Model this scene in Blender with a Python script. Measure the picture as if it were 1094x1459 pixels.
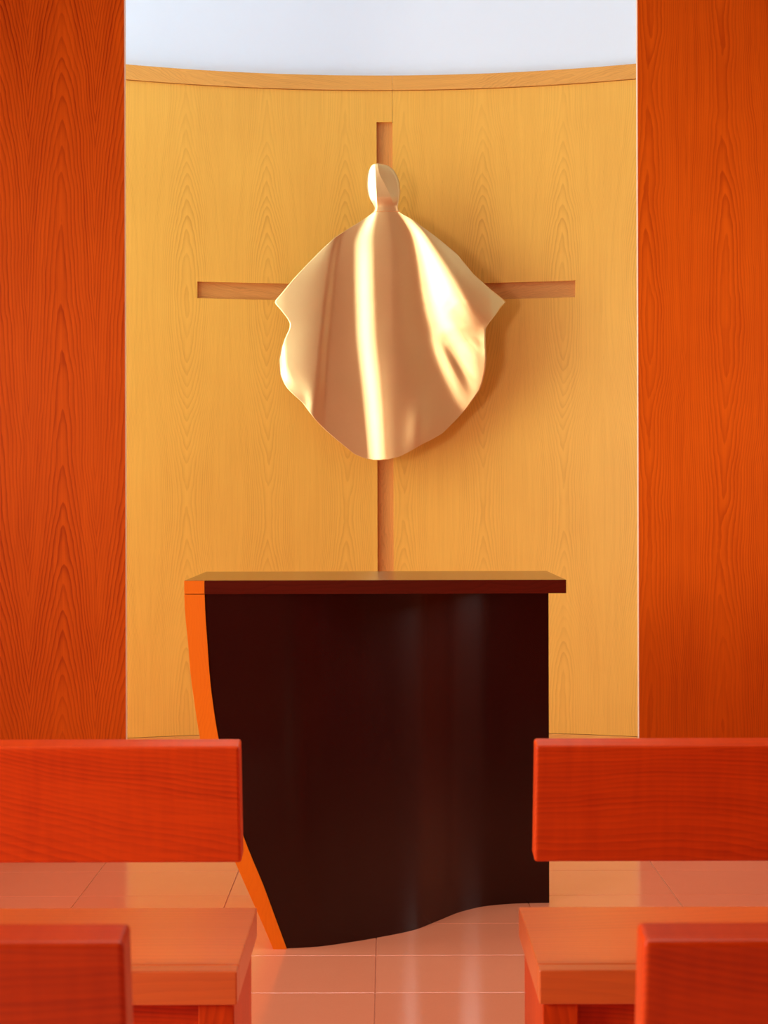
import bpy, bmesh, math
from mathutils import Vector, Matrix

for o in list(bpy.data.objects):
    bpy.data.objects.remove(o)
scene = bpy.context.scene
C = scene.collection

# ------------------------------------------------------------------ camera
cam_d = bpy.data.cameras.new('camera')
cam = bpy.data.objects.new('camera', cam_d)
C.objects.link(cam)
cam_d.sensor_fit = 'VERTICAL'
cam_d.sensor_height = 36.0
cam_d.lens = 54.28
cam_d.shift_x = -0.0014
cam_d.shift_y = -0.0134
cam_d.clip_start = 0.05
cam_d.dof.use_dof = True
cam_d.dof.focus_distance = 5.6
cam_d.dof.aperture_fstop = 11.0
cam.matrix_world = Matrix.Translation((0, 0, 1.2)) @ Matrix.Rotation(math.pi / 2, 4, 'X') @ Matrix.Rotation(-0.0025, 4, 'Z')
scene.camera = cam

# ------------------------------------------------------------------ world, light, exposure
world = bpy.data.worlds.new('daylight')
scene.world = world
world.use_nodes = True
world.node_tree.nodes['Background'].inputs[0].default_value = (0.75, 0.86, 1.0, 1)
world.node_tree.nodes['Background'].inputs[1].default_value = 1.0
vs = scene.view_settings
vs.view_transform = 'Standard'
vs.look = 'None'
vs.gamma = 1.0
vs.use_curve_mapping = False
vs.exposure = 0.0


def area_light(name, loc, rot, sx, sy, power, col, spread=180):
    d = bpy.data.lights.new(name, 'AREA')
    d.shape = 'RECTANGLE'
    d.size = sx
    d.size_y = sy
    d.energy = power
    d.color = col
    d.spread = math.radians(spread)
    o = bpy.data.objects.new(name, d)
    C.objects.link(o)
    o.location = loc
    o.rotation_euler = rot
    return o


R90 = math.pi / 2
# daylight outside the tall sanctuary window and the first nave window, plus two added nave fills 
area_light('sanctuary_daylight', (-3.32, 6.3, 2.35), (0, -R90, 0), 3.9, 1.0, 168, (0.72, 0.91, 1.0))
area_light('nave_daylight', (-3.32, 0.9, 1.75), (0, -R90, 0), 1.4, 2.2, 200, (1.0, 0.95, 0.88))
area_light('nave_front_fill', (-3.32, 4.1, 1.72), (0, -R90, 0), 1.0, 1.2, 32, (1.0, 0.95, 0.88), 100)  # fill added to brighten the left flanking panel at mid height
area_light('nave_right_fill', (3.32, 4.1, 1.72), (0, R90, 0), 1.0, 1.2, 42, (1.0, 0.95, 0.88), 100)  # fill added to brighten the right flanking panel at mid height


# ------------------------------------------------------------------ node helpers
class N:
    def __init__(self, name):
        self.m = bpy.data.materials.new(name)
        self.m.use_nodes = True
        self.t = self.m.node_tree
        self.b = self.t.nodes['Principled BSDF']

    def new(self, typ, **kw):
        n = self.t.nodes.new(typ)
        for k, v in kw.items():
            setattr(n, k, v)
        return n

    def link(self, a, b):
        self.t.links.new(a, b)

    def put(self, sock, v):
        if isinstance(v, (int, float)):
            sock.default_value = v
        elif isinstance(v, tuple):
            sock.default_value = v
        else:
            self.link(v, sock)

    def math(self, op, a, b=0.0, c=0.0):
        n = self.new('ShaderNodeMath', operation=op)
        self.put(n.inputs[0], a)
        self.put(n.inputs[1], b)
        self.put(n.inputs[2], c)
        return n.outputs[0]

    def vec(self, x, y, z):
        n = self.new('ShaderNodeCombineXYZ')
        self.put(n.inputs[0], x)
        self.put(n.inputs[1], y)
        self.put(n.inputs[2], z)
        return n.outputs[0]

    def noise(self, v, scale, detail=2.0, rough=0.5):
        n = self.new('ShaderNodeTexNoise')
        self.link(v, n.inputs['Vector'])
        n.inputs['Scale'].default_value = scale
        n.inputs['Detail'].default_value = detail
        n.inputs['Roughness'].default_value = rough
        return n.outputs['Fac']

    def mix(self, f, a, b):
        n = self.new('ShaderNodeMix', data_type='RGBA')
        self.put(n.inputs[0], f)
        self.put(n.inputs[6], a)
        self.put(n.inputs[7], b)
        return n.outputs[2]

    def coord(self):
        n = self.new('ShaderNodeTexCoord')
        s = self.new('ShaderNodeSeparateXYZ')
        self.link(n.outputs['Object'], s.inputs[0])
        return s.outputs[0], s.outputs[1], s.outputs[2]

    def set(self, **kw):
        for k, v in kw.items():
            self.put(self.b.inputs[k.replace('_', ' ')], v)


def c4(r, g, b):
    return (r, g, b, 1.0)


def wood(name, light, dark, axis='Z', leaf=0.375, centre=0.0, zc=2.0, period=2.0, amp=0.3, kg=0.0,
         s1=2.2, s2=20.0, rings=16.0, line=0.45, sharp=3.0, fibre=0.25, rough=0.35, coat=0.0,
         warp=0.03, wob=0.10, bump=0.15, spec=0.4, tone=0.2, curl=0.0, rnd=0.0, flat=False):
    """flat-sawn veneer in leaves: nested flames in the middle of each leaf, straight dense growth
    lines towards its edges, fine fibres along the grain (all lengths in metres)"""
    n = N(name)
    x, y, z = n.coord()
    if axis == 'Z':
        g, lat = z, (x if flat else n.math('ADD', x, y))
    else:
        g, lat = x, n.math('ADD', y, z)
    if rnd:
        info = n.new('ShaderNodeObjectInfo')
        g = n.math('ADD', g, n.math('MULTIPLY', info.outputs['Random'], 7.0))
        lat = n.math('ADD', lat, n.math('MULTIPLY', info.outputs['Random'], rnd))
    low = n.math('SUBTRACT', n.noise(n.vec(n.math('MULTIPLY', lat, 3.0), n.math('MULTIPLY', g, 1.6), 3.7), 1.0, 2.0), 0.5)
    fine = n.math('SUBTRACT', n.noise(n.vec(n.math('MULTIPLY', lat, 16.0), n.math('MULTIPLY', g, 7.0), 1.3), 1.0, 3.0), 0.5)
    u = n.math('DIVIDE', n.math('SUBTRACT', n.math('ADD', lat, n.math('MULTIPLY', low, warp)), centre), leaf)
    u = n.math('ADD', u, 0.5)
    leaf_id = n.math('FLOOR', u)
    d = n.math('MULTIPLY', n.math('ABSOLUTE', n.math('SUBTRACT', n.math('FRACT', u), 0.5)), leaf)
    d = n.math('SQRT', n.math('ADD', n.math('MULTIPLY', d, d), 0.00004))
    prof = n.math('ADD', n.math('MULTIPLY', d, s1), n.math('MULTIPLY', n.math('MULTIPLY', d, d), s2))
    s = n.math('SINE', n.math('MULTIPLY', n.math('SUBTRACT', g, zc), 2 * math.pi / period))
    val = n.math('ADD', prof, n.math('MULTIPLY', s, amp))
    val = n.math('ADD', val, n.math('MULTIPLY', g, kg))
    val = n.math('ADD', val, n.math('MULTIPLY', low, wob * 3))
    val = n.math('ADD', val, n.math('MULTIPLY', fine, wob))
    fr = n.math('FRACT', n.math('MULTIPLY', val, rings))
    ln = n.math('MULTIPLY', n.math('POWER', fr, sharp), n.math('SUBTRACT', 1.0, n.math('POWER', fr, 12.0)))
    vary = n.noise(n.vec(n.math('MULTIPLY', val, rings * 0.31), n.math('MULTIPLY', g, 0.6), 5.0), 1.0, 1.0)
    ln = n.math('MULTIPLY', ln, n.math('MULTIPLY', n.math('POWER', vary, 1.6), 2.8))
    fib = n.noise(n.vec(n.math('MULTIPLY', lat, 260.0), n.math('MULTIPLY', g, 5.0), 0.0), 1.0, 2.0, 0.6)
    fib2 = n.noise(n.vec(n.math('MULTIPLY', lat, 70.0), n.math('MULTIPLY', g, 1.2), 9.0), 1.0, 2.0, 0.6)
    blot = n.noise(n.vec(n.math('MULTIPLY', lat, 2.2), n.math('MULTIPLY', g, 2.6), n.math('MULTIPLY', leaf_id, 0.35)), 1.0, 3.0)
    f = n.math('MULTIPLY', ln, line)
    f = n.math('ADD', f, n.math('MULTIPLY', n.math('SUBTRACT', fib, 0.5), fibre * 1.6))
    f = n.math('ADD', f, n.math('MULTIPLY', n.math('SUBTRACT', fib2, 0.5), fibre * 2.0))
    f = n.math('ADD', f, n.math('MULTIPLY', n.math('SUBTRACT', blot, 0.5), tone * 2))
    if curl:
        cu = n.noise(n.vec(n.math('MULTIPLY', g, 55.0), n.math('MULTIPLY', lat, 7.0), 2.0), 1.0, 2.0, 0.5)
        f = n.math('ADD', f, n.math('MULTIPLY', n.math('SUBTRACT', cu, 0.5), curl))
    f = n.math('ADD', f, 0.12)
    cl = n.new('ShaderNodeClamp')
    n.link(f, cl.inputs[0])
    n.put(n.b.inputs['Base Color'], n.mix(cl.outputs[0], c4(*light), c4(*dark)))
    n.set(Roughness=rough, Specular_IOR_Level=spec)
    if coat:
        n.set(Coat_IOR=1.5 + 0.25 * coat)
        n.set(Coat_Weight=coat, Coat_Roughness=0.36)
    if bump:
        bp = n.new('ShaderNodeBump')
        bp.inputs['Strength'].default_value = bump
        bp.inputs['Distance'].default_value = 0.001
        n.link(n.math('SUBTRACT', 1.0, f), bp.inputs['Height'])
        n.link(bp.outputs[0], n.b.inputs['Normal'])
    return n.m


def plaster(name, col, rough=0.8):
    n = N(name)
    x, y, z = n.coord()
    k = n.noise(n.vec(x, y, z), 3.0, 3.0)
    n.put(n.b.inputs['Base Color'], n.mix(n.math('MULTIPLY', k, 0.3), c4(*col), c4(*[v * 0.94 for v in col])))
    n.set(Roughness=rough, Specular_IOR_Level=0.2)
    return n.m


def tile_material():
    n = N('clay_tile')
    x, y, z = n.coord()
    info = n.new('ShaderNodeObjectInfo')
    r = info.outputs['Random']
    k = n.noise(n.vec(n.math('ADD', x, n.math('MULTIPLY', r, 17.0)), y, z), 9.0, 4.0, 0.6)
    sp = n.noise(n.vec(x, y, z), 160.0, 2.0)
    f = n.math('ADD', n.math('MULTIPLY', k, 0.5), n.math('MULTIPLY', r, 0.35))
    f = n.math('ADD', f, n.math('MULTIPLY', n.math('SUBTRACT', sp, 0.5), 0.5))
    n.put(n.b.inputs['Base Color'], n.mix(f, c4(0.92, 0.345, 0.185), c4(0.83, 0.285, 0.145)))
    n.set(Roughness=n.math('ADD', 0.12, n.math('MULTIPLY', sp, 0.08)), Specular_IOR_Level=0.95)
    return n.m


def metal_material():
    n = N('satin_bronze')
    x, y, z = n.coord()
    k = n.noise(n.vec(x, y, z), 240.0, 2.0)
    l = n.noise(n.vec(x, y, z), 5.0, 2.0)
    n.put(n.b.inputs['Base Color'], n.mix(l, c4(0.95, 0.62, 0.25), c4(0.88, 0.56, 0.21)))
    n.set(Coat_Weight=0.6, Coat_Roughness=0.36, Metallic=1.0, Roughness=n.math('ADD', 0.36, n.math('MULTIPLY', k, 0.12)))
    return n.m


def simple(name, col, rough, metallic=0.0, spec=0.4):
    n = N(name)
    x, y, z = n.coord()
    k = n.noise(n.vec(x, y, z), 25.0, 2.0)
    n.put(n.b.inputs['Base Color'], n.mix(k, c4(*col), c4(*[v * 0.88 for v in col])))
    n.set(Roughness=rough, Metallic=metallic, Specular_IOR_Level=spec)
    return n.m


def glass_material():
    n = N('window_glass')
    tr = n.new('ShaderNodeBsdfTransparent')
    gl = n.new('ShaderNodeBsdfGlossy')
    gl.inputs['Roughness'].default_value = 0.02
    mx = n.new('ShaderNodeMixShader')
    mx.inputs[0].default_value = 0.06
    n.link(tr.outputs[0], mx.inputs[1])
    n.link(gl.outputs[0], mx.inputs[2])
    n.link(mx.outputs[0], n.t.nodes['Material Output'].inputs['Surface'])
    return n.m


M = {}
AP = dict(flat=True, light=(0.96, 0.475, 0.068), dark=(0.66, 0.262, 0.028), leaf=0.375, zc=2.67, period=2.0, amp=0.32, s1=2.0, s2=26.0,
          rings=17, line=0.48, sharp=2.5, fibre=0.17, rough=0.42, tone=0.18, wob=0.08, spec=0.45)
M['apse_left'] = wood('ash_veneer_left', centre=-0.563, **AP)
M['apse_right'] = wood('ash_veneer_right', centre=0.467, **AP)
M['trim'] = wood('ash_trim', (0.88, 0.39, 0.075), (0.52, 0.19, 0.03), axis='X', leaf=0.3, amp=0.05, kg=0.04, s1=1, s2=6, rings=60,
                 line=0.4, fibre=0.25, rough=0.4)
CR = dict(light=(0.78, 0.31, 0.065), dark=(0.46, 0.15, 0.025), leaf=0.14, amp=0.05, kg=0.1, s1=1, s2=10, rings=60, line=0.4,
          fibre=0.3, rough=0.45)
M['cross'] = wood('ash_cross', axis='Z', **CR)
M['cross_bar'] = wood('ash_cross_bar', axis='X', **CR)
M['panel_left'] = wood('red_stained_panel_left', (0.73, 0.112, 0.003), (0.34, 0.024, 0.001), flat=True, leaf=0.245, centre=-1.173, zc=0.55,
                       period=2.4, amp=0.16, kg=0.65, s1=3.0, s2=22.0, rings=13, line=0.80, sharp=3.2, fibre=0.26, rough=0.5,
                       warp=0.03, wob=0.09, spec=0.08, tone=0.16)
M['panel_right'] = wood('red_stained_panel_right', (0.80, 0.135, 0.004), (0.44, 0.042, 0.0015), flat=True, leaf=0.272, centre=1.229, zc=2.3,
                        period=1.6, amp=0.07, s1=1.6, s2=20.0, rings=24, line=0.55, sharp=2.0, fibre=0.22, rough=0.5, warp=0.07,
                        wob=0.055, spec=0.08, tone=0.24)
M['panel_edge'] = simple('pale_edge_strip', (0.85, 0.55, 0.36), 0.4)
M['bench'] = wood('red_stained_bench', (0.76, 0.066, 0.002), (0.36, 0.010, 0.001), axis='X', leaf=0.34, centre=0.70, period=1.7,
                  amp=0.03, kg=0.05, s1=0.6, s2=3.0, rings=110, line=0.40, sharp=1.6, fibre=0.26, rough=0.36, coat=0.3, wob=0.015,
                  spec=0.2, curl=0.45, rnd=0.12, tone=0.25)
M['bench_seat'] = wood('red_stained_seat', (0.78, 0.140, 0.007), (0.54, 0.065, 0.003), axis='X', leaf=0.5, centre=0.6, period=2.3,
                       amp=0.03, kg=0.05, s1=0.6, s2=2.0, rings=50, line=0.35, sharp=1.6, fibre=0.2, rough=0.48, spec=0.5, coat=0.9, wob=0.02,
                       rnd=0.3, bump=0.05)
M['bench_leg'] = wood('red_stained_leg', (0.70, 0.065, 0.003), (0.36, 0.014, 0.001), axis='Z', leaf=0.3, amp=0.05, kg=0.05, s1=0.6,
                      s2=3, rings=90, line=0.4, sharp=1.6, fibre=0.26, rough=0.38, wob=0.02, spec=0.25)
M['altar_dark'] = wood('dark_mahogany', (0.020, 0.0028, 0.0022), (0.007, 0.001, 0.001), axis='Z', leaf=0.4, s1=1, s2=8,
                       rings=28, line=0.35, fibre=0.2, rough=0.20, spec=0.38, bump=0.02)
M['altar_top'] = wood('red_mahogany_top', (0.085, 0.008, 0.004), (0.035, 0.003, 0.002), axis='X', leaf=0.4, amp=0.05, s1=1, s2=6,
                      rings=40, line=0.35, fibre=0.2, rough=0.16, spec=0.7, bump=0.02)
M['altar_orange'] = wood('orange_stained_end', (0.97, 0.22, 0.005), (0.78, 0.125, 0.003), axis='Z', leaf=0.3, amp=0.05, s1=1, s2=4,
                         rings=60, line=0.25, fibre=0.10, rough=0.45, bump=0.03, spec=0.2)
M['white'] = plaster('white_plaster', (0.86, 0.875, 0.90))
M['ceiling'] = plaster('ceiling_buff', (0.32, 0.22, 0.15))
M['nave_wall'] = wood('red_stained_nave', (0.62, 0.10, 0.006), (0.36, 0.035, 0.002), leaf=0.3, amp=0.2, rings=14, line=0.4,
                      fibre=0.2, rough=0.45)
M['grout'] = simple('pale_grout', (0.78, 0.40, 0.25), 0.7)
M['tile'] = tile_material()
M['metal'] = metal_material()
M['steel'] = simple('dark_steel', (0.10, 0.09, 0.08), 0.4, 1.0)
M['frame'] = simple('white_frame', (0.72, 0.72, 0.72), 0.4)
M['glass'] = glass_material()


# ------------------------------------------------------------------ mesh helpers
def tagp(o, label=None, cat=None, group=None, kind=None):
    if label:
        o['label'] = label
    if cat:
        o['category'] = cat
    if group:
        o['group'] = group
    if kind:
        o['kind'] = kind
    return o


def empty(name, loc=(0, 0, 0)):
    o = bpy.data.objects.new(name, None)
    o.empty_display_size = 0.1
    C.objects.link(o)
    o.location = loc
    return o


def link_bm(name, bm, mat, parent=None, loc=None, smooth=False):
    bmesh.ops.recalc_face_normals(bm, faces=bm.faces)
    me = bpy.data.meshes.new(name)
    bm.to_mesh(me)
    bm.free()
    return link_me(name, me, mat, parent, loc, smooth)


def link_me(name, me, mat, parent=None, loc=None, smooth=False):
    if mat and not me.materials:
        me.materials.append(mat)
    if smooth:
        for p in me.polygons:
            p.use_smooth = True
    o = bpy.data.objects.new(name, me)
    C.objects.link(o)
    if parent:
        o.parent = parent
    if loc:
        o.location = loc
    return o


def box_bm(x0, x1, y0, y1, z0, z1, bev=0.0, seg=2, rot=None):
    bm = bmesh.new()
    bmesh.ops.create_cube(bm, size=1.0)
    for v in bm.verts:
        v.co = Vector(((x0 + x1) / 2 + v.co.x * (x1 - x0), (y0 + y1) / 2 + v.co.y * (y1 - y0), (z0 + z1) / 2 + v.co.z * (z1 - z0)))
    if bev:
        bmesh.ops.bevel(bm, geom=list(bm.edges), offset=bev, segments=seg, profile=0.5, affect='EDGES')
    if rot:
        piv, ang = rot
        bmesh.ops.rotate(bm, cent=piv, matrix=Matrix.Rotation(ang, 3, 'X'), verts=bm.verts)
    return bm


def box(name, x0, x1, y0, y1, z0, z1, mat, parent=None, bev=0.0, seg=2, rot=None):
    return link_bm(name, box_bm(x0, x1, y0, y1, z0, z1, bev, seg, rot), mat, parent)


def struct(o, label=None):
    return tagp(o, label=label, kind='structure')


def interp(pts, t):
    """Catmull-Rom-ish monotone interpolation of (t, v) pairs"""
    if t <= pts[0][0]:
        return pts[0][1]
    if t >= pts[-1][0]:
        return pts[-1][1]
    for i in range(len(pts) - 1):
        a, b = pts[i], pts[i + 1]
        if a[0] <= t <= b[0]:
            h = b[0] - a[0]
            d = (b[1] - a[1]) / h

            def slope(k):
                if k <= 0 or k >= len(pts) - 1:
                    j = 0 if k <= 0 else len(pts) - 2
                    return (pts[j + 1][1] - pts[j][1]) / (pts[j + 1][0] - pts[j][0])
                d0 = (pts[k][1] - pts[k - 1][1]) / (pts[k][0] - pts[k - 1][0])
                d1 = (pts[k + 1][1] - pts[k][1]) / (pts[k + 1][0] - pts[k][0])
                if d0 * d1 <= 0:
                    return 0.0
                return 2 * d0 * d1 / (d0 + d1)
            m0, m1 = slope(i), slope(i + 1)
            s = (t - a[0]) / h
            return ((2 * s ** 3 - 3 * s ** 2 + 1) * a[1] + (s ** 3 - 2 * s ** 2 + s) * h * m0 +
                    (-2 * s ** 3 + 3 * s ** 2) * b[1] + (s ** 3 - s ** 2) * h * m1)


def lin(pts, t):
    if t <= pts[0][0]:
        return pts[0][1]
    for a, b in zip(pts, pts[1:]):
        if t <= b[0]:
            return a[1] + (b[1] - a[1]) * (t - a[0]) / (b[0] - a[0])
    return pts[-1][1]


# ------------------------------------------------------------------ room shell
RX = 3.2          # half width of the room
Y0 = -2.5         # rear wall
YP = 5.6          # flanking panels
ZN, ZS = 3.6, 4.8  # ceilings

# floor: grout bed with separate tiles
floor = struct(box('floor', -RX, RX, Y0, 7.6, -0.06, -0.0022, M['grout']))
TW, TD, GAP = 0.4485, 0.306, 0.0032
tile_me = None
for j in range(-8, 12):
    y0 = 4.052 + j * TD
    for i in range(-6, 6):
        x0 = -0.028 + i * TW
        if y0 > 7.4 or y0 < 1.6 and abs(x0) > 1.5:
            continue
        if tile_me is None:
            bm = box_bm(GAP / 2, TW - GAP / 2, GAP / 2, TD - GAP / 2, -0.012, 0.0)
            bmesh.ops.bevel(bm, geom=[e for e in bm.edges if all(v.co.z > -0.001 for v in e.verts)], offset=0.0005, segments=1, affect='EDGES')
            t = link_bm('floor_tile', bm, M['tile'], floor, (x0, y0, 0))
            tile_me = t.data
        else:
            link_me('floor_tile', tile_me, None, floor, (x0, y0, 0))

# nave
struct(box('ceiling', -RX, RX, Y0, YP, ZN, ZN + 0.1, M['ceiling']))
struct(box('wall_rear', -RX, RX, Y0 - 0.15, Y0, -0.06, ZN, M['nave_wall']))


# unseen ceiling lamp added to brighten bench tops, seats and floor
lamp = empty('added_ceiling_lamp', (0, 2.75, ZN))
tagp(lamp, 'added unseen ceiling lamp above the aisle, brightening the bench tops', 'lamp')
for nm, x0, x1, y0, y1, z0, z1, m in (('frame_side', -0.95, -0.91, -0.24, 0.24, -0.03, 0, 'frame'), ('frame_side', 0.91, 0.95, -0.24, 0.24, -0.03, 0, 'frame'),
                                      ('frame_side', -0.91, 0.91, -0.24, -0.20, -0.03, 0, 'frame'), ('frame_side', -0.91, 0.91, 0.20, 0.24, -0.03, 0, 'frame')):
    box(nm, x0, x1, y0, y1, z0, z1, M[m], lamp)
box('diffuser', -0.91, 0.91, -0.20, 0.20, -0.008, -0.002, M['frame'], lamp)
area_light('bench_top_fill', (0, 2.75, ZN - 0.012), (0, 0, 0), 1.8, 0.38, 10, (1.0, 0.93, 0.84), 100)  # fill light of the added lamp


def wall_with_openings(name, c0, c1, a0, a1, z0, z1, holes, mat):
    """side wall slab running in depth with rectangular window openings (d0, d1, z0, z1)"""
    bm = bmesh.new()
    cuts = [a0] + [v for h in holes for v in h[:2]] + [a1]
    strips = [(cuts[k], cuts[k + 1], z0, z1) for k in range(0, len(cuts), 2)]
    for h in holes:
        strips += [(h[0], h[1], z0, h[2]), (h[0], h[1], h[3], z1)]
    for (p0, p1, q0, q1) in strips:
        b = box_bm(c0, c1, p0, p1, q0, q1)
        me = bpy.data.meshes.new('tmp')
        b.to_mesh(me)
        b.free()
        bm.from_mesh(me)
        bpy.data.meshes.remove(me)
    return struct(link_bm(name, bm, mat))


def window(name, plane, c, a0, a1, z0, z1, nmull, ntrans, d=0.06):
    w = empty(name, (c, (a0 + a1) / 2, z0) if plane == 'X' else ((a0 + a1) / 2, c, z0))
    struct(w)
    inv = -Vector(w.location)

    def part(nm, p0, p1, q0, q1, th, mat):
        if plane == 'X':
            o = box(nm, c - th, c + th, p0, p1, q0, q1, mat, w)
        else:
            o = box(nm, p0, p1, c - th, c + th, q0, q1, mat, w)
        o.data.transform(Matrix.Translation(inv))
    f = 0.05
    part('frame_jamb', a0, a0 + f, z0, z1, d / 2, M['frame'])
    part('frame_jamb', a1 - f, a1, z0, z1, d / 2, M['frame'])
    part('frame_rail', a0 + f, a1 - f, z0, z0 + f, d / 2, M['frame'])
    part('frame_rail', a0 + f, a1 - f, z1 - f, z1, d / 2, M['frame'])
    for k in range(1, nmull + 1):
        a = a0 + (a1 - a0) * k / (nmull + 1)
        part('mullion', a - 0.02, a + 0.02, z0 + f, z1 - f, d / 3, M['frame'])
    for k in range(1, ntrans + 1):
        q = z0 + (z1 - z0) * k / (ntrans + 1)
        part('transom', a0 + f, a1 - f, q - 0.018, q + 0.018, d / 4, M['frame'])
    part('pane', a0 + f, a1 - f, z0 + f, z1 - f, 0.003, M['glass'])
    return w


wall_with_openings('wall_nave_left', -RX - 0.15, -RX, Y0, YP, -0.06, ZN, [(-0.2, 2.0, 1.05, 2.45), (3.5, 4.7, 1.2, 2.25)], M['nave_wall'])
window('window_1', 'X', -RX - 0.05, -0.2, 2.0, 1.05, 2.45, 2, 0)
window('added_window_left', 'X', -RX - 0.05, 3.5, 4.7, 1.2, 2.25, 1, 0)  # unseen window added for the left panel fill
wall_with_openings('wall_nave_right', RX, RX + 0.15, Y0, YP, -0.06, ZN, [(3.5, 4.7, 1.2, 2.25)], M['nave_wall'])
window('added_window_right', 'X', RX + 0.05, 3.5, 4.7, 1.2, 2.25, 1, 0)  # unseen window added for the right panel fill

# flanking panels beside the sanctuary opening, red stained veneer with a thin pale strip on the edge
pl = struct(box('wall_left', -RX, -0.944, YP, YP + 0.030, 0, ZN, M['panel_left']))
box('edge_strip', -0.944, -0.9425, YP + 0.001, YP + 0.029, 0, ZN - 0.001, M['panel_edge'], pl)
pr = struct(box('wall_right', 0.919, RX, YP, YP + 0.030, 0, ZN, M['panel_right']))
box('edge_strip', 0.9175, 0.919, YP + 0.001, YP + 0.029, 0, ZN - 0.001, M['panel_edge'], pr)
struct(box('wall_header', -RX, RX, YP, YP + 0.03, ZN, ZS, M['white']))
struct(box('bounce_lining_left', -RX, -0.98, YP + 0.030, YP + 0.05, 0, ZN, M['white']))  # unseen white backing added to bounce light onto the figure
struct(box('bounce_lining_right', 0.96, RX, YP + 0.030, YP + 0.05, 0, ZN, M['white']))  # same added bounce backing on the right

# sanctuary
wall_with_openings('wall_sanctuary_left', -RX - 0.15, -RX, YP, 7.2, -0.06, ZS, [(5.75, 6.85, 0.35, 4.35)], M['white'])
window('window_4', 'X', -RX - 0.05, 5.75, 6.85, 0.35, 4.35, 0, 3)
struct(box('wall_sanctuary_right', RX, RX + 0.15, YP, 7.2, -0.06, ZS, M['white']))
struct(box('ceiling_sanctuary', -RX, RX, YP, 7.7, ZS, ZS + 0.1, M['white']))

# curved back wall: cylinder about a vertical axis
RAD, YC = 3.7, 7.42          # radius, farthest depth at x = 0
XE = 1.72                    # half width of the curved part


def arc_y(x, off=0.0):
    return YC - RAD + math.sqrt(max((RAD + off) ** 2 - x * x, 0))


def curved(name, xs, zs, off_f, off_b, mat, parent=None, hole=None, smooth=True):
    """curved board between two radii; hole(xm, zm) -> True leaves the cell open"""
    bm = bmesh.new()
    F = {}

    def vert(i, j, k):
        if (i, j, k) not in F:
            F[i, j, k] = bm.verts.new((xs[i], arc_y(xs[i], off_f if k == 0 else off_b), zs[j]))
        return F[i, j, k]
    nx, nz = len(xs) - 1, len(zs) - 1

    def solid(i, j):
        if i < 0 or j < 0 or i >= nx or j >= nz:
            return False
        return not (hole and hole((xs[i] + xs[i + 1]) / 2, (zs[j] + zs[j + 1]) / 2))
    fronts = []
    for i in range(nx):
        for j in range(nz):
            if not solid(i, j):
                continue
            fronts.append(bm.faces.new((vert(i, j, 0), vert(i + 1, j, 0), vert(i + 1, j + 1, 0), vert(i, j + 1, 0))))
            bm.faces.new((vert(i, j, 1), vert(i, j + 1, 1), vert(i + 1, j + 1, 1), vert(i + 1, j, 1)))
            for (di, dj, a, b) in ((-1, 0, (i, j), (i, j + 1)), (1, 0, (i + 1, j + 1), (i + 1, j)),
                                   (0, -1, (i + 1, j), (i, j)), (0, 1, (i, j + 1), (i + 1, j + 1))):
                if not solid(i + di, j + dj):
                    bm.faces.new((vert(*a, 0), vert(*b, 0), vert(*b, 1), vert(*a, 1)))
    o = link_bm(name, bm, mat, parent)
    if smooth:
        o.data.polygons.foreach_set('use_smooth', [True] * len(o.data.polygons))
        o.data.set_sharp_from_angle(angle=math.radians(35))
    return o


def grid(a, b, n, extra=()):
    s = [a + (b - a) * k / n for k in range(n + 1)]
    for e in extra:
        if a < e < b:
            s = [v for v in s if abs(v - e) > 0.012] + [e]
    return sorted(s)


CW = 0.0385                  # half width of the cross upright
ZA0, ZA1 = 2.150, 2.229      # cross arm
ZTOP = 3.008
XL, XR = -0.888, 0.902       # arm ends
ZB, ZT0, ZT1 = 0.080, 3.160, 3.229


def hole(x, z):
    return (abs(x) < CW and ZB - 1 < z < ZTOP) or (XL < x < XR and ZA0 < z < ZA1)


back = empty('wall_back', (0, 0, 0))
struct(back)
zs = grid(ZB + 0.002, ZT0 - 0.002, 12, (ZA0, ZA1, ZTOP))
curved('panel', grid(-XE, CW - 0.0012, 40, (XL, -CW)), zs, 0.0, 0.035, M['apse_left'], back, hole)
curved('panel', grid(CW, XE, 40, (XR,)), zs, 0.0, 0.035, M['apse_right'], back, hole)
curved('backing', grid(-XE, XE, 40), [0.0, 3.2], 0.060, 0.085, M['white'], back)
curved('upper_wall', grid(-XE - 0.3, XE + 0.3, 48), [3.2, ZS], 0.03, 0.13, M['white'], back)
tr = struct(curved('trim_1', grid(-XE, CW - 0.0008, 40), [ZT0, ZT1], -0.010, 0.03, M['trim']))
tr = struct(curved('trim_2', grid(CW, XE, 40), [ZT0, ZT1], -0.010, 0.03, M['trim']))
bl = struct(curved('baseboard_back', grid(-XE, XE, 60), [0.0, ZB], -0.004, 0.035, M['trim']))
for sx, nm in ((-1, 'wall_wing_left'), (1, 'wall_wing_right')):
    yw = arc_y(XE)
    x0, x1 = sorted((sx * XE, sx * RX))
    struct(box(nm, x0, x1, yw, yw + 0.12, 0, ZS, M['white']))

# cross sunk into the curved wall
cross = empty('wall_cross', (0, YC, 0.08))
tagp(cross, 'wooden cross sunk into the pale curved wall behind the metal figure', 'cross')
for nm, xs_, zz, m in (('upright', [-CW, 0, CW], [ZB + 0.002, ZTOP], M['cross']),
                       ('crossbar', grid(XL, -CW, 10), [ZA0, ZA1], M['cross_bar']),
                       ('crossbar', grid(CW, XR, 10), [ZA0, ZA1], M['cross_bar'])):
    o = curved(nm, xs_, zz, 0.017, 0.045, m, cross)
    o.data.transform(Matrix.Translation((0, -YC, -0.08)))

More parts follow.
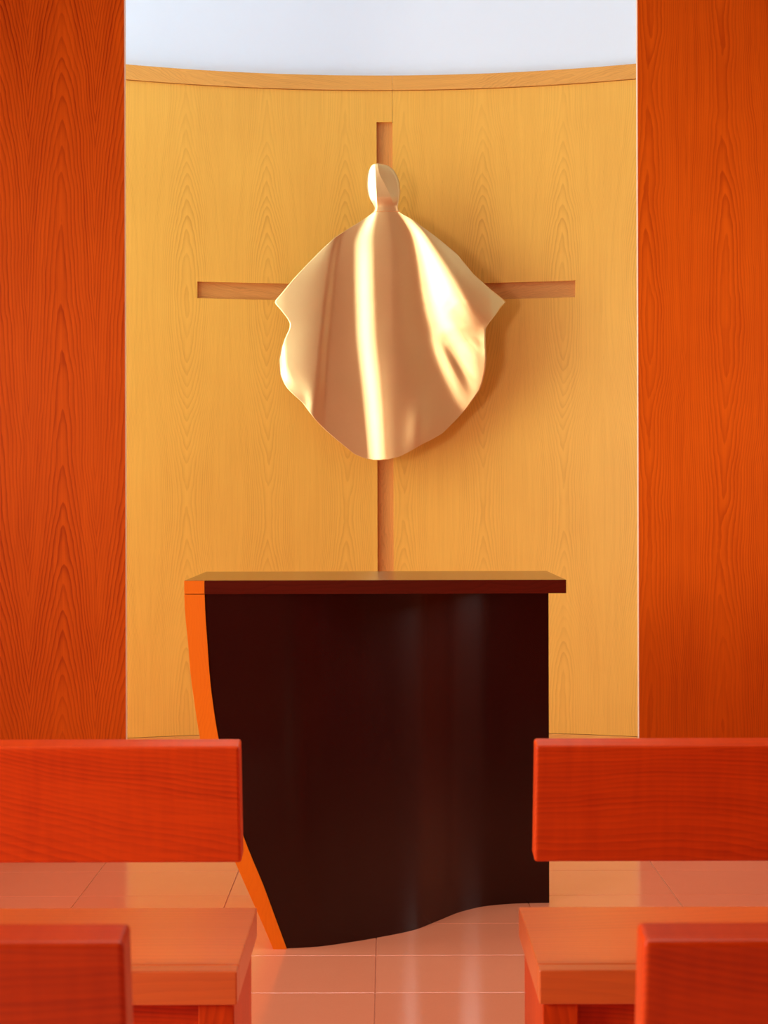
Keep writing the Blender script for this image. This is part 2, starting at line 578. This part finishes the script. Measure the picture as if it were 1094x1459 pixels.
# ------------------------------------------------------------------ altar
AZ, AT = 0.982, 0.036
AF, AB = 4.110, 4.610
altar = empty('altar', (-0.03, 4.36, 0))
tagp(altar, 'dark polished wooden altar with wavy front and leaning orange end', 'altar')
AINV = Matrix.Translation((0.03, -4.36, 0))


def apart(o):
    o.data.transform(AINV)
    return o


# left profile (z, x of the joint between the orange end and the dark front, width of the orange end)
prof = [(0.0, -0.266, 0.035), (0.085, -0.297, 0.040), (0.173, -0.329, 0.047), (0.250, -0.361, 0.0485), (0.335, -0.392, 0.0485),
        (0.45, -0.4215, 0.0485), (0.565, -0.4467, 0.0485), (0.663, -0.4617, 0.0485), (0.731, -0.4692, 0.050), (0.815, -0.4748, 0.051),
        (0.90, -0.4804, 0.0535), (0.946, -0.4818, 0.054), (1.0, -0.4822, 0.054)]
pj = [(a, b) for a, b, c in prof]
pw = [(a, c) for a, b, c in prof]
# plan of the front: (x, y)
plan = [(-0.60, 4.113), (-0.268, 4.119), (-0.193, 4.131), (-0.089, 4.179), (-0.025, 4.217), (0.076, 4.290), (0.145, 4.382), (0.219, 4.482),
        (0.301, 4.544), (0.401, 4.570), (0.4835, 4.575)]
fz = [AZ - AT]
zr = [0.0 + (AZ - AT - 0.001) * k / 28 for k in range(29)]
NX = 56
bm = bmesh.new()
fr_, bk_ = [], []
XRT = 0.4825
for z in zr:
    xl = interp(pj, z)
    row, rowb = [], []
    for k in range(NX + 1):
        x = xl + (XRT - xl) * k / NX
        row.append(bm.verts.new((x, interp(plan, x), z)))
        rowb.append(bm.verts.new((x, AB - 0.012, z)))
    fr_.append(row)
    bk_.append(rowb)
for j in range(len(zr) - 1):
    for k in range(NX):
        bm.faces.new((fr_[j][k], fr_[j][k + 1], fr_[j + 1][k + 1], fr_[j + 1][k]))
        bm.faces.new((bk_[j][k], bk_[j + 1][k], bk_[j + 1][k + 1], bk_[j][k + 1]))
    bm.faces.new((fr_[j][0], fr_[j + 1][0], bk_[j + 1][0], bk_[j][0]))
    bm.faces.new((fr_[j][NX], bk_[j][NX], bk_[j + 1][NX], fr_[j + 1][NX]))
for j in (0, len(zr) - 1):
    for k in range(NX):
        bm.faces.new((fr_[j][k], bk_[j][k], bk_[j][k + 1], fr_[j][k + 1]))
o = apart(link_bm('wavy_body', bm, M['altar_dark'], altar, smooth=True))
o.data.set_sharp_from_angle(angle=math.radians(40))
o['label'] = 'dark glossy wavy front panel'

bm = bmesh.new()
rings_ = []
for z in zr:
    xj = interp(pj, z) - 0.0004
    xw = interp(pw, z)
    rings_.append([bm.verts.new(c) for c in ((xj - xw, AF, z), (xj, AF, z), (xj, AB - 0.012, z), (xj - xw, AB - 0.012, z))])
for a, b in zip(rings_, rings_[1:]):
    for k in range(4):
        bm.faces.new((a[k], a[(k + 1) % 4], b[(k + 1) % 4], b[k]))
bm.faces.new(rings_[0])
bm.faces.new(rings_[-1])
o = apart(link_bm('end_panel', bm, M['altar_orange'], altar, smooth=True))
o.data.set_sharp_from_angle(angle=math.radians(40))
o['label'] = 'bright orange leaning end panel'
XJ = -0.4822
apart(box('table_top', XJ - 0.054, 0.4805, AF + 0.004, AB, AZ - AT, AZ, M['altar_top'], altar, bev=0.0008, seg=1))
apart(box('top_edging', XJ + 0.0003, 0.4805, AF, AF + 0.0038, AZ - AT, AZ - 0.0005, M['altar_top'], altar))
o = apart(box('top_end_cap', XJ - 0.054, XJ - 0.0003, AF, AF + 0.0038, AZ - AT + 0.0012, AZ - 0.0005, M['altar_orange'], altar))
o['label'] = 'orange end of the altar top edge'

# ------------------------------------------------------------------ metal figure
FY, SX, SZ = 7.335, 301.0, 303.6           # mounting depth and drawing units per metre across and up
fig = empty('wall_sculpture', (0.0, FY, 1.38))
tagp(fig, 'satin bronze sheet sculpture of a robed figure hanging over the cross', 'sculpture')


def fpt(u, v, h):
    # drawing sheet (u right, v down) to the figure's own frame, h stands out towards the room
    return (u / SX, -h, -v / SZ)


# outline of the robe on a drawing sheet: v measured down from the top of the head, u from the cross axis
left = [(62, -13.8), (66, -15), (70, -19), (80, -35), (92, -55), (102, -70), (120, -90), (140, -110), (160, -129), (180, -146), (193, -157.5),
        (196, -157), (205, -149), (218, -139), (225, -135.5), (232, -136), (245, -142), (258, -147.5), (278, -152), (298, -150), (310, -145),
        (318, -140), (328, -130), (339, -118), (350, -110), (362, -101), (378, -86), (391, -71), (404, -55), (413, -44), (419, -30), (422, -13)]
right = [(62, 18.2), (66, 19.5), (70, 23), (80, 40), (89, 51), (100, 66), (112, 81), (130, 102), (160, 125), (180, 147), (198, 171), (205, 164),
         (218, 155), (229, 146), (237, 141), (250, 141), (280, 142), (295, 141), (310, 138), (322, 134), (335, 125), (349, 115), (365, 100),
         (384, 81), (392, 67), (400, 51), (409, 36), (417, 20), (421, 4), (422, -13)]
# folds: each is a line over v giving u, and the height there over v (metres, towards the room)
folds = [
    ([(60, -40), (110, -100), (196, -160), (280, -154), (430, -150)], [(60, 0.035), (110, 0.030), (196, 0.018), (225, 0.012), (262, -0.010), (300, -0.012), (340, 0.010), (430, 0.01)]),
    ([(60, -34), (110, -92), (196, -142), (280, -140), (340, -114), (430, -112)], [(60, 0.038), (110, 0.036), (196, 0.028), (262, 0.022), (300, 0.022), (430, 0.022)]),
    ([(60, -26), (102, -72), (230, -92), (362, -105), (430, -114)], [(60, 0.044), (102, 0.047), (230, 0.039), (362, 0.031), (430, 0.028)]),
    ([(60, -22), (102, -60), (230, -76), (362, -86), (430, -94)], [(60, 0.046), (102, 0.040), (230, 0.026), (362, 0.019), (430, 0.017)]),
    ([(60, -17), (115, -46), (230, -44), (330, -34), (430, -25)], [(60, 0.050), (115, 0.038), (230, 0.021), (330, 0.016), (430, 0.014)]),
    ([(60, -10), (115, -14), (230, -12), (330, -4), (430, 2)], [(60, 0.076), (115, 0.072), (230, 0.058), (330, 0.053), (430, 0.046)]),
    ([(60, 2), (115, 8), (230, 8), (330, 14), (430, 18)], [(60, 0.080), (115, 0.074), (230, 0.060), (330, 0.057), (430, 0.050)]),
    ([(60, 13), (105, 38), (200, 52), (260, 68), (340, 104), (360, 118), (430, 124)], [(60, 0.078), (105, 0.064), (200, 0.044), (260, 0.038), (340, 0.036), (430, 0.040)]),
    ([(60, 20), (105, 62), (200, 118), (260, 132), (340, 136), (430, 140)], [(60, 0.080), (105, 0.098), (200, 0.150), (260, 0.130), (340, 0.070), (430, 0.055)]),
    ([(60, 26), (105, 80), (200, 146), (260, 150), (340, 150), (430, 154)], [(60, 0.078), (105, 0.090), (200, 0.142), (260, 0.142), (340, 0.072), (430, 0.055)]),
    ([(60, 34), (105, 96), (200, 175), (260, 170), (340, 170), (430, 174)], [(60, 0.070), (105, 0.075), (200, 0.100), (260, 0.142), (340, 0.072), (430, 0.055)]),
]


def ripple(u, v, a, b, w, amp):
    """soft crease along the segment a-b"""
    ax, ay = a
    bx, by = b
    dx, dy = bx - ax, by - ay
    t = ((u - ax) * dx + (v - ay) * dy) / (dx * dx + dy * dy)
    tc = min(1, max(0, t))
    d2 = (u - ax - tc * dx) ** 2 + (v - ay - tc * dy) ** 2
    return amp * math.exp(-d2 / (2 * w * w)) * math.sin(math.pi * min(1, max(0, 0.12 + tc * 0.76)))


def height(u, v):
    pts = [(interp(f, v), interp(h, v)) for f, h in folds]
    h = interp(pts, u)
    h += ripple(u, v, (75, 250), (118, 345), 7, 0.014)
    h += ripple(u, v, (95, 205), (140, 260), 8, -0.014)
    h += ripple(u, v, (90, 255), (132, 318), 8, -0.010)
    h += ripple(u, v, (50, 340), (42, 412), 10, 0.008)
    return h


NV, NU = 120, 150
bm = bmesh.new()
rows = []
for j in range(NV + 1):
    t = j / NV
    v = 62 + (421.7 - 62) * (1 - (1 - t) ** 1.25)
    a, b = lin(left, v), lin(right, v)
    rows.append([bm.verts.new(fpt(a + (b - a) * k / NU, v, height(a + (b - a) * k / NU, v))) for k in range(NU + 1)])
for j in range(NV):
    for k in range(NU):
        bm.faces.new((rows[j][k], rows[j + 1][k], rows[j + 1][k + 1], rows[j][k + 1]))
robe = link_bm('robe', bm, M['metal'], fig, (0, 0, 1.39), smooth=True)
md = robe.modifiers.new('sheet', 'SOLIDIFY')
md.thickness = 0.004
md.offset = 0

# head: one folded oval of the same sheet
hl = [(0, -14), (2, -18.5), (6, -21.5), (12, -23.8), (20, -25), (30, -25.3), (40, -24), (48, -21.5), (56, -17.0), (62, -13.8)]
hr = [(0, -4), (2, 4), (6, 10), (12, 15), (20, 19), (30, 21.5), (40, 22), (48, 21), (56, 19.2), (62, 18.2)]
c1 = [(0, -13.2), (20, -12.4), (45, -11.2), (62, -10.2)]
c2 = [(0, -10.0), (14, -7.5), (30, 0.5), (47, 8.5), (62, 13)]
bm = bmesh.new()
NH = 40
prev = None
for j in range(NH + 1):
    v = 68 * (j / NH)
    lo, hi = (interp(hl, v), interp(hr, v)) if v < 62 else (lin(left, v), lin(right, v))
    k1 = min(max(interp(c1, v), lo), hi)
    k2 = min(max(interp(c2, v), k1), hi)
    w = min(1, max(0, (v - 46) / 16))
    w = w * w * (3 - 2 * w)
    pts = []
    for (ua, za), (ub, zb) in (((lo, 0.091 - 0.030 * (k1 - lo) / 12.6), (k1, 0.091)), ((k1, 0.091), (k2, 0.094)), ((k2, 0.094), (hi, 0.078))):
        for k in range(5):
            u = ua + (ub - ua) * k / 5
            pts.append((u, (za + (zb - za) * k / 5) * (1 - w) + (height(u, max(v, 62)) + 0.0003) * w))
    pts.append((hi, 0.078 * (1 - w) + (height(hi, max(v, 62)) + 0.0003) * w))
    r = [bm.verts.new(fpt(u, v, h)) for u, h in pts]
    if prev:
        for k in range(len(r) - 1):
            bm.faces.new((prev[k], r[k], r[k + 1], prev[k + 1]))
    prev = r
head = link_bm('head', bm, M['metal'], fig, (0, 0, 1.39), smooth=True)
head.data.set_sharp_from_angle(angle=math.radians(7))
md = head.modifiers.new('sheet', 'SOLIDIFY')
md.thickness = 0.004
md.offset = 0
# hidden pegs that carry the sheet
for zz in (0.95, 0.45):
    box('wall_peg', -0.012, 0.012, -0.03, 0.1, zz - 0.012, zz + 0.012, M['steel'], fig)


# ------------------------------------------------------------------ benches
def bench_parts():
    """pieces of the right-hand bench, in its own frame: x from the aisle end, y from the near edge of the seat"""
    L = 2.35
    P = []
    lean = math.radians(10)
    P.append(('backrest', box_bm(-0.005, L, -0.008, 0.034, 0.612, 0.807, 0.005, 3, (Vector((0, -0.008, 0.807)), lean)), M['bench']))
    P.append(('seat', box_bm(0, L, 0.034, 0.380, 0.395, 0.450, 0.0025, 2), M['bench_seat']))
    P.append(('seat_edge', box_bm(0, L, 0.0, 0.033, 0.395, 0.4495, 0.0025, 2), M['bench_seat']))
    for x in (0.006, L - 0.064):
        P.append(('leg', box_bm(x, x + 0.057, 0.010, 0.330, 0.0, 0.394, 0.002, 1), M['bench_leg']))
    P.append(('apron', box_bm(0.064, L - 0.065, 0.045, 0.070, 0.300, 0.394, 0.002, 1), M['bench']))
    P.append(('apron', box_bm(0.064, L - 0.065, 0.290, 0.315, 0.300, 0.394, 0.002, 1), M['bench']))
    for x in (0.60, 1.70):
        P.append(('back_post', box_bm(x, x + 0.05, 0.034, 0.066, 0.452, 0.79, 0.002, 1, (Vector((0, 0.034, 0.79)), lean)), M['bench_leg']))
    return P


meshes = []
for nm, bm, m in bench_parts():
    bmesh.ops.recalc_face_normals(bm, faces=bm.faces)
    me = bpy.data.meshes.new(nm)
    bm.to_mesh(me)
    me.materials.append(m)
    # mirrored copy for the other side of the aisle
    bmesh.ops.scale(bm, vec=(-1, 1, 1), verts=bm.verts)
    bmesh.ops.reverse_faces(bm, faces=bm.faces)
    me2 = bpy.data.meshes.new(nm)
    bm.to_mesh(me2)
    me2.materials.append(m)
    bm.free()
    meshes.append((nm, me, me2))


def bench(x, y, side, label):
    r = empty('church_bench', (x, y, 0))
    tagp(r, label, 'bench', 'red stained benches beside the aisle')
    for nm, me, me2 in meshes:
        o = bpy.data.objects.new(nm, me if side > 0 else me2)
        C.objects.link(o)
        o.parent = r
    return r


bench(-0.2375, 2.452, -1, 'red-orange wooden bench left of the aisle, nearer the altar')
bench(0.2425, 2.452, 1, 'red wooden bench right of the aisle, nearer the altar')
bench(-0.238, 1.374, -1, 'wooden bench at bottom left corner, only its backrest end showing')
bench(0.233, 1.374, 1, 'wooden bench at bottom right corner, only its backrest end showing')
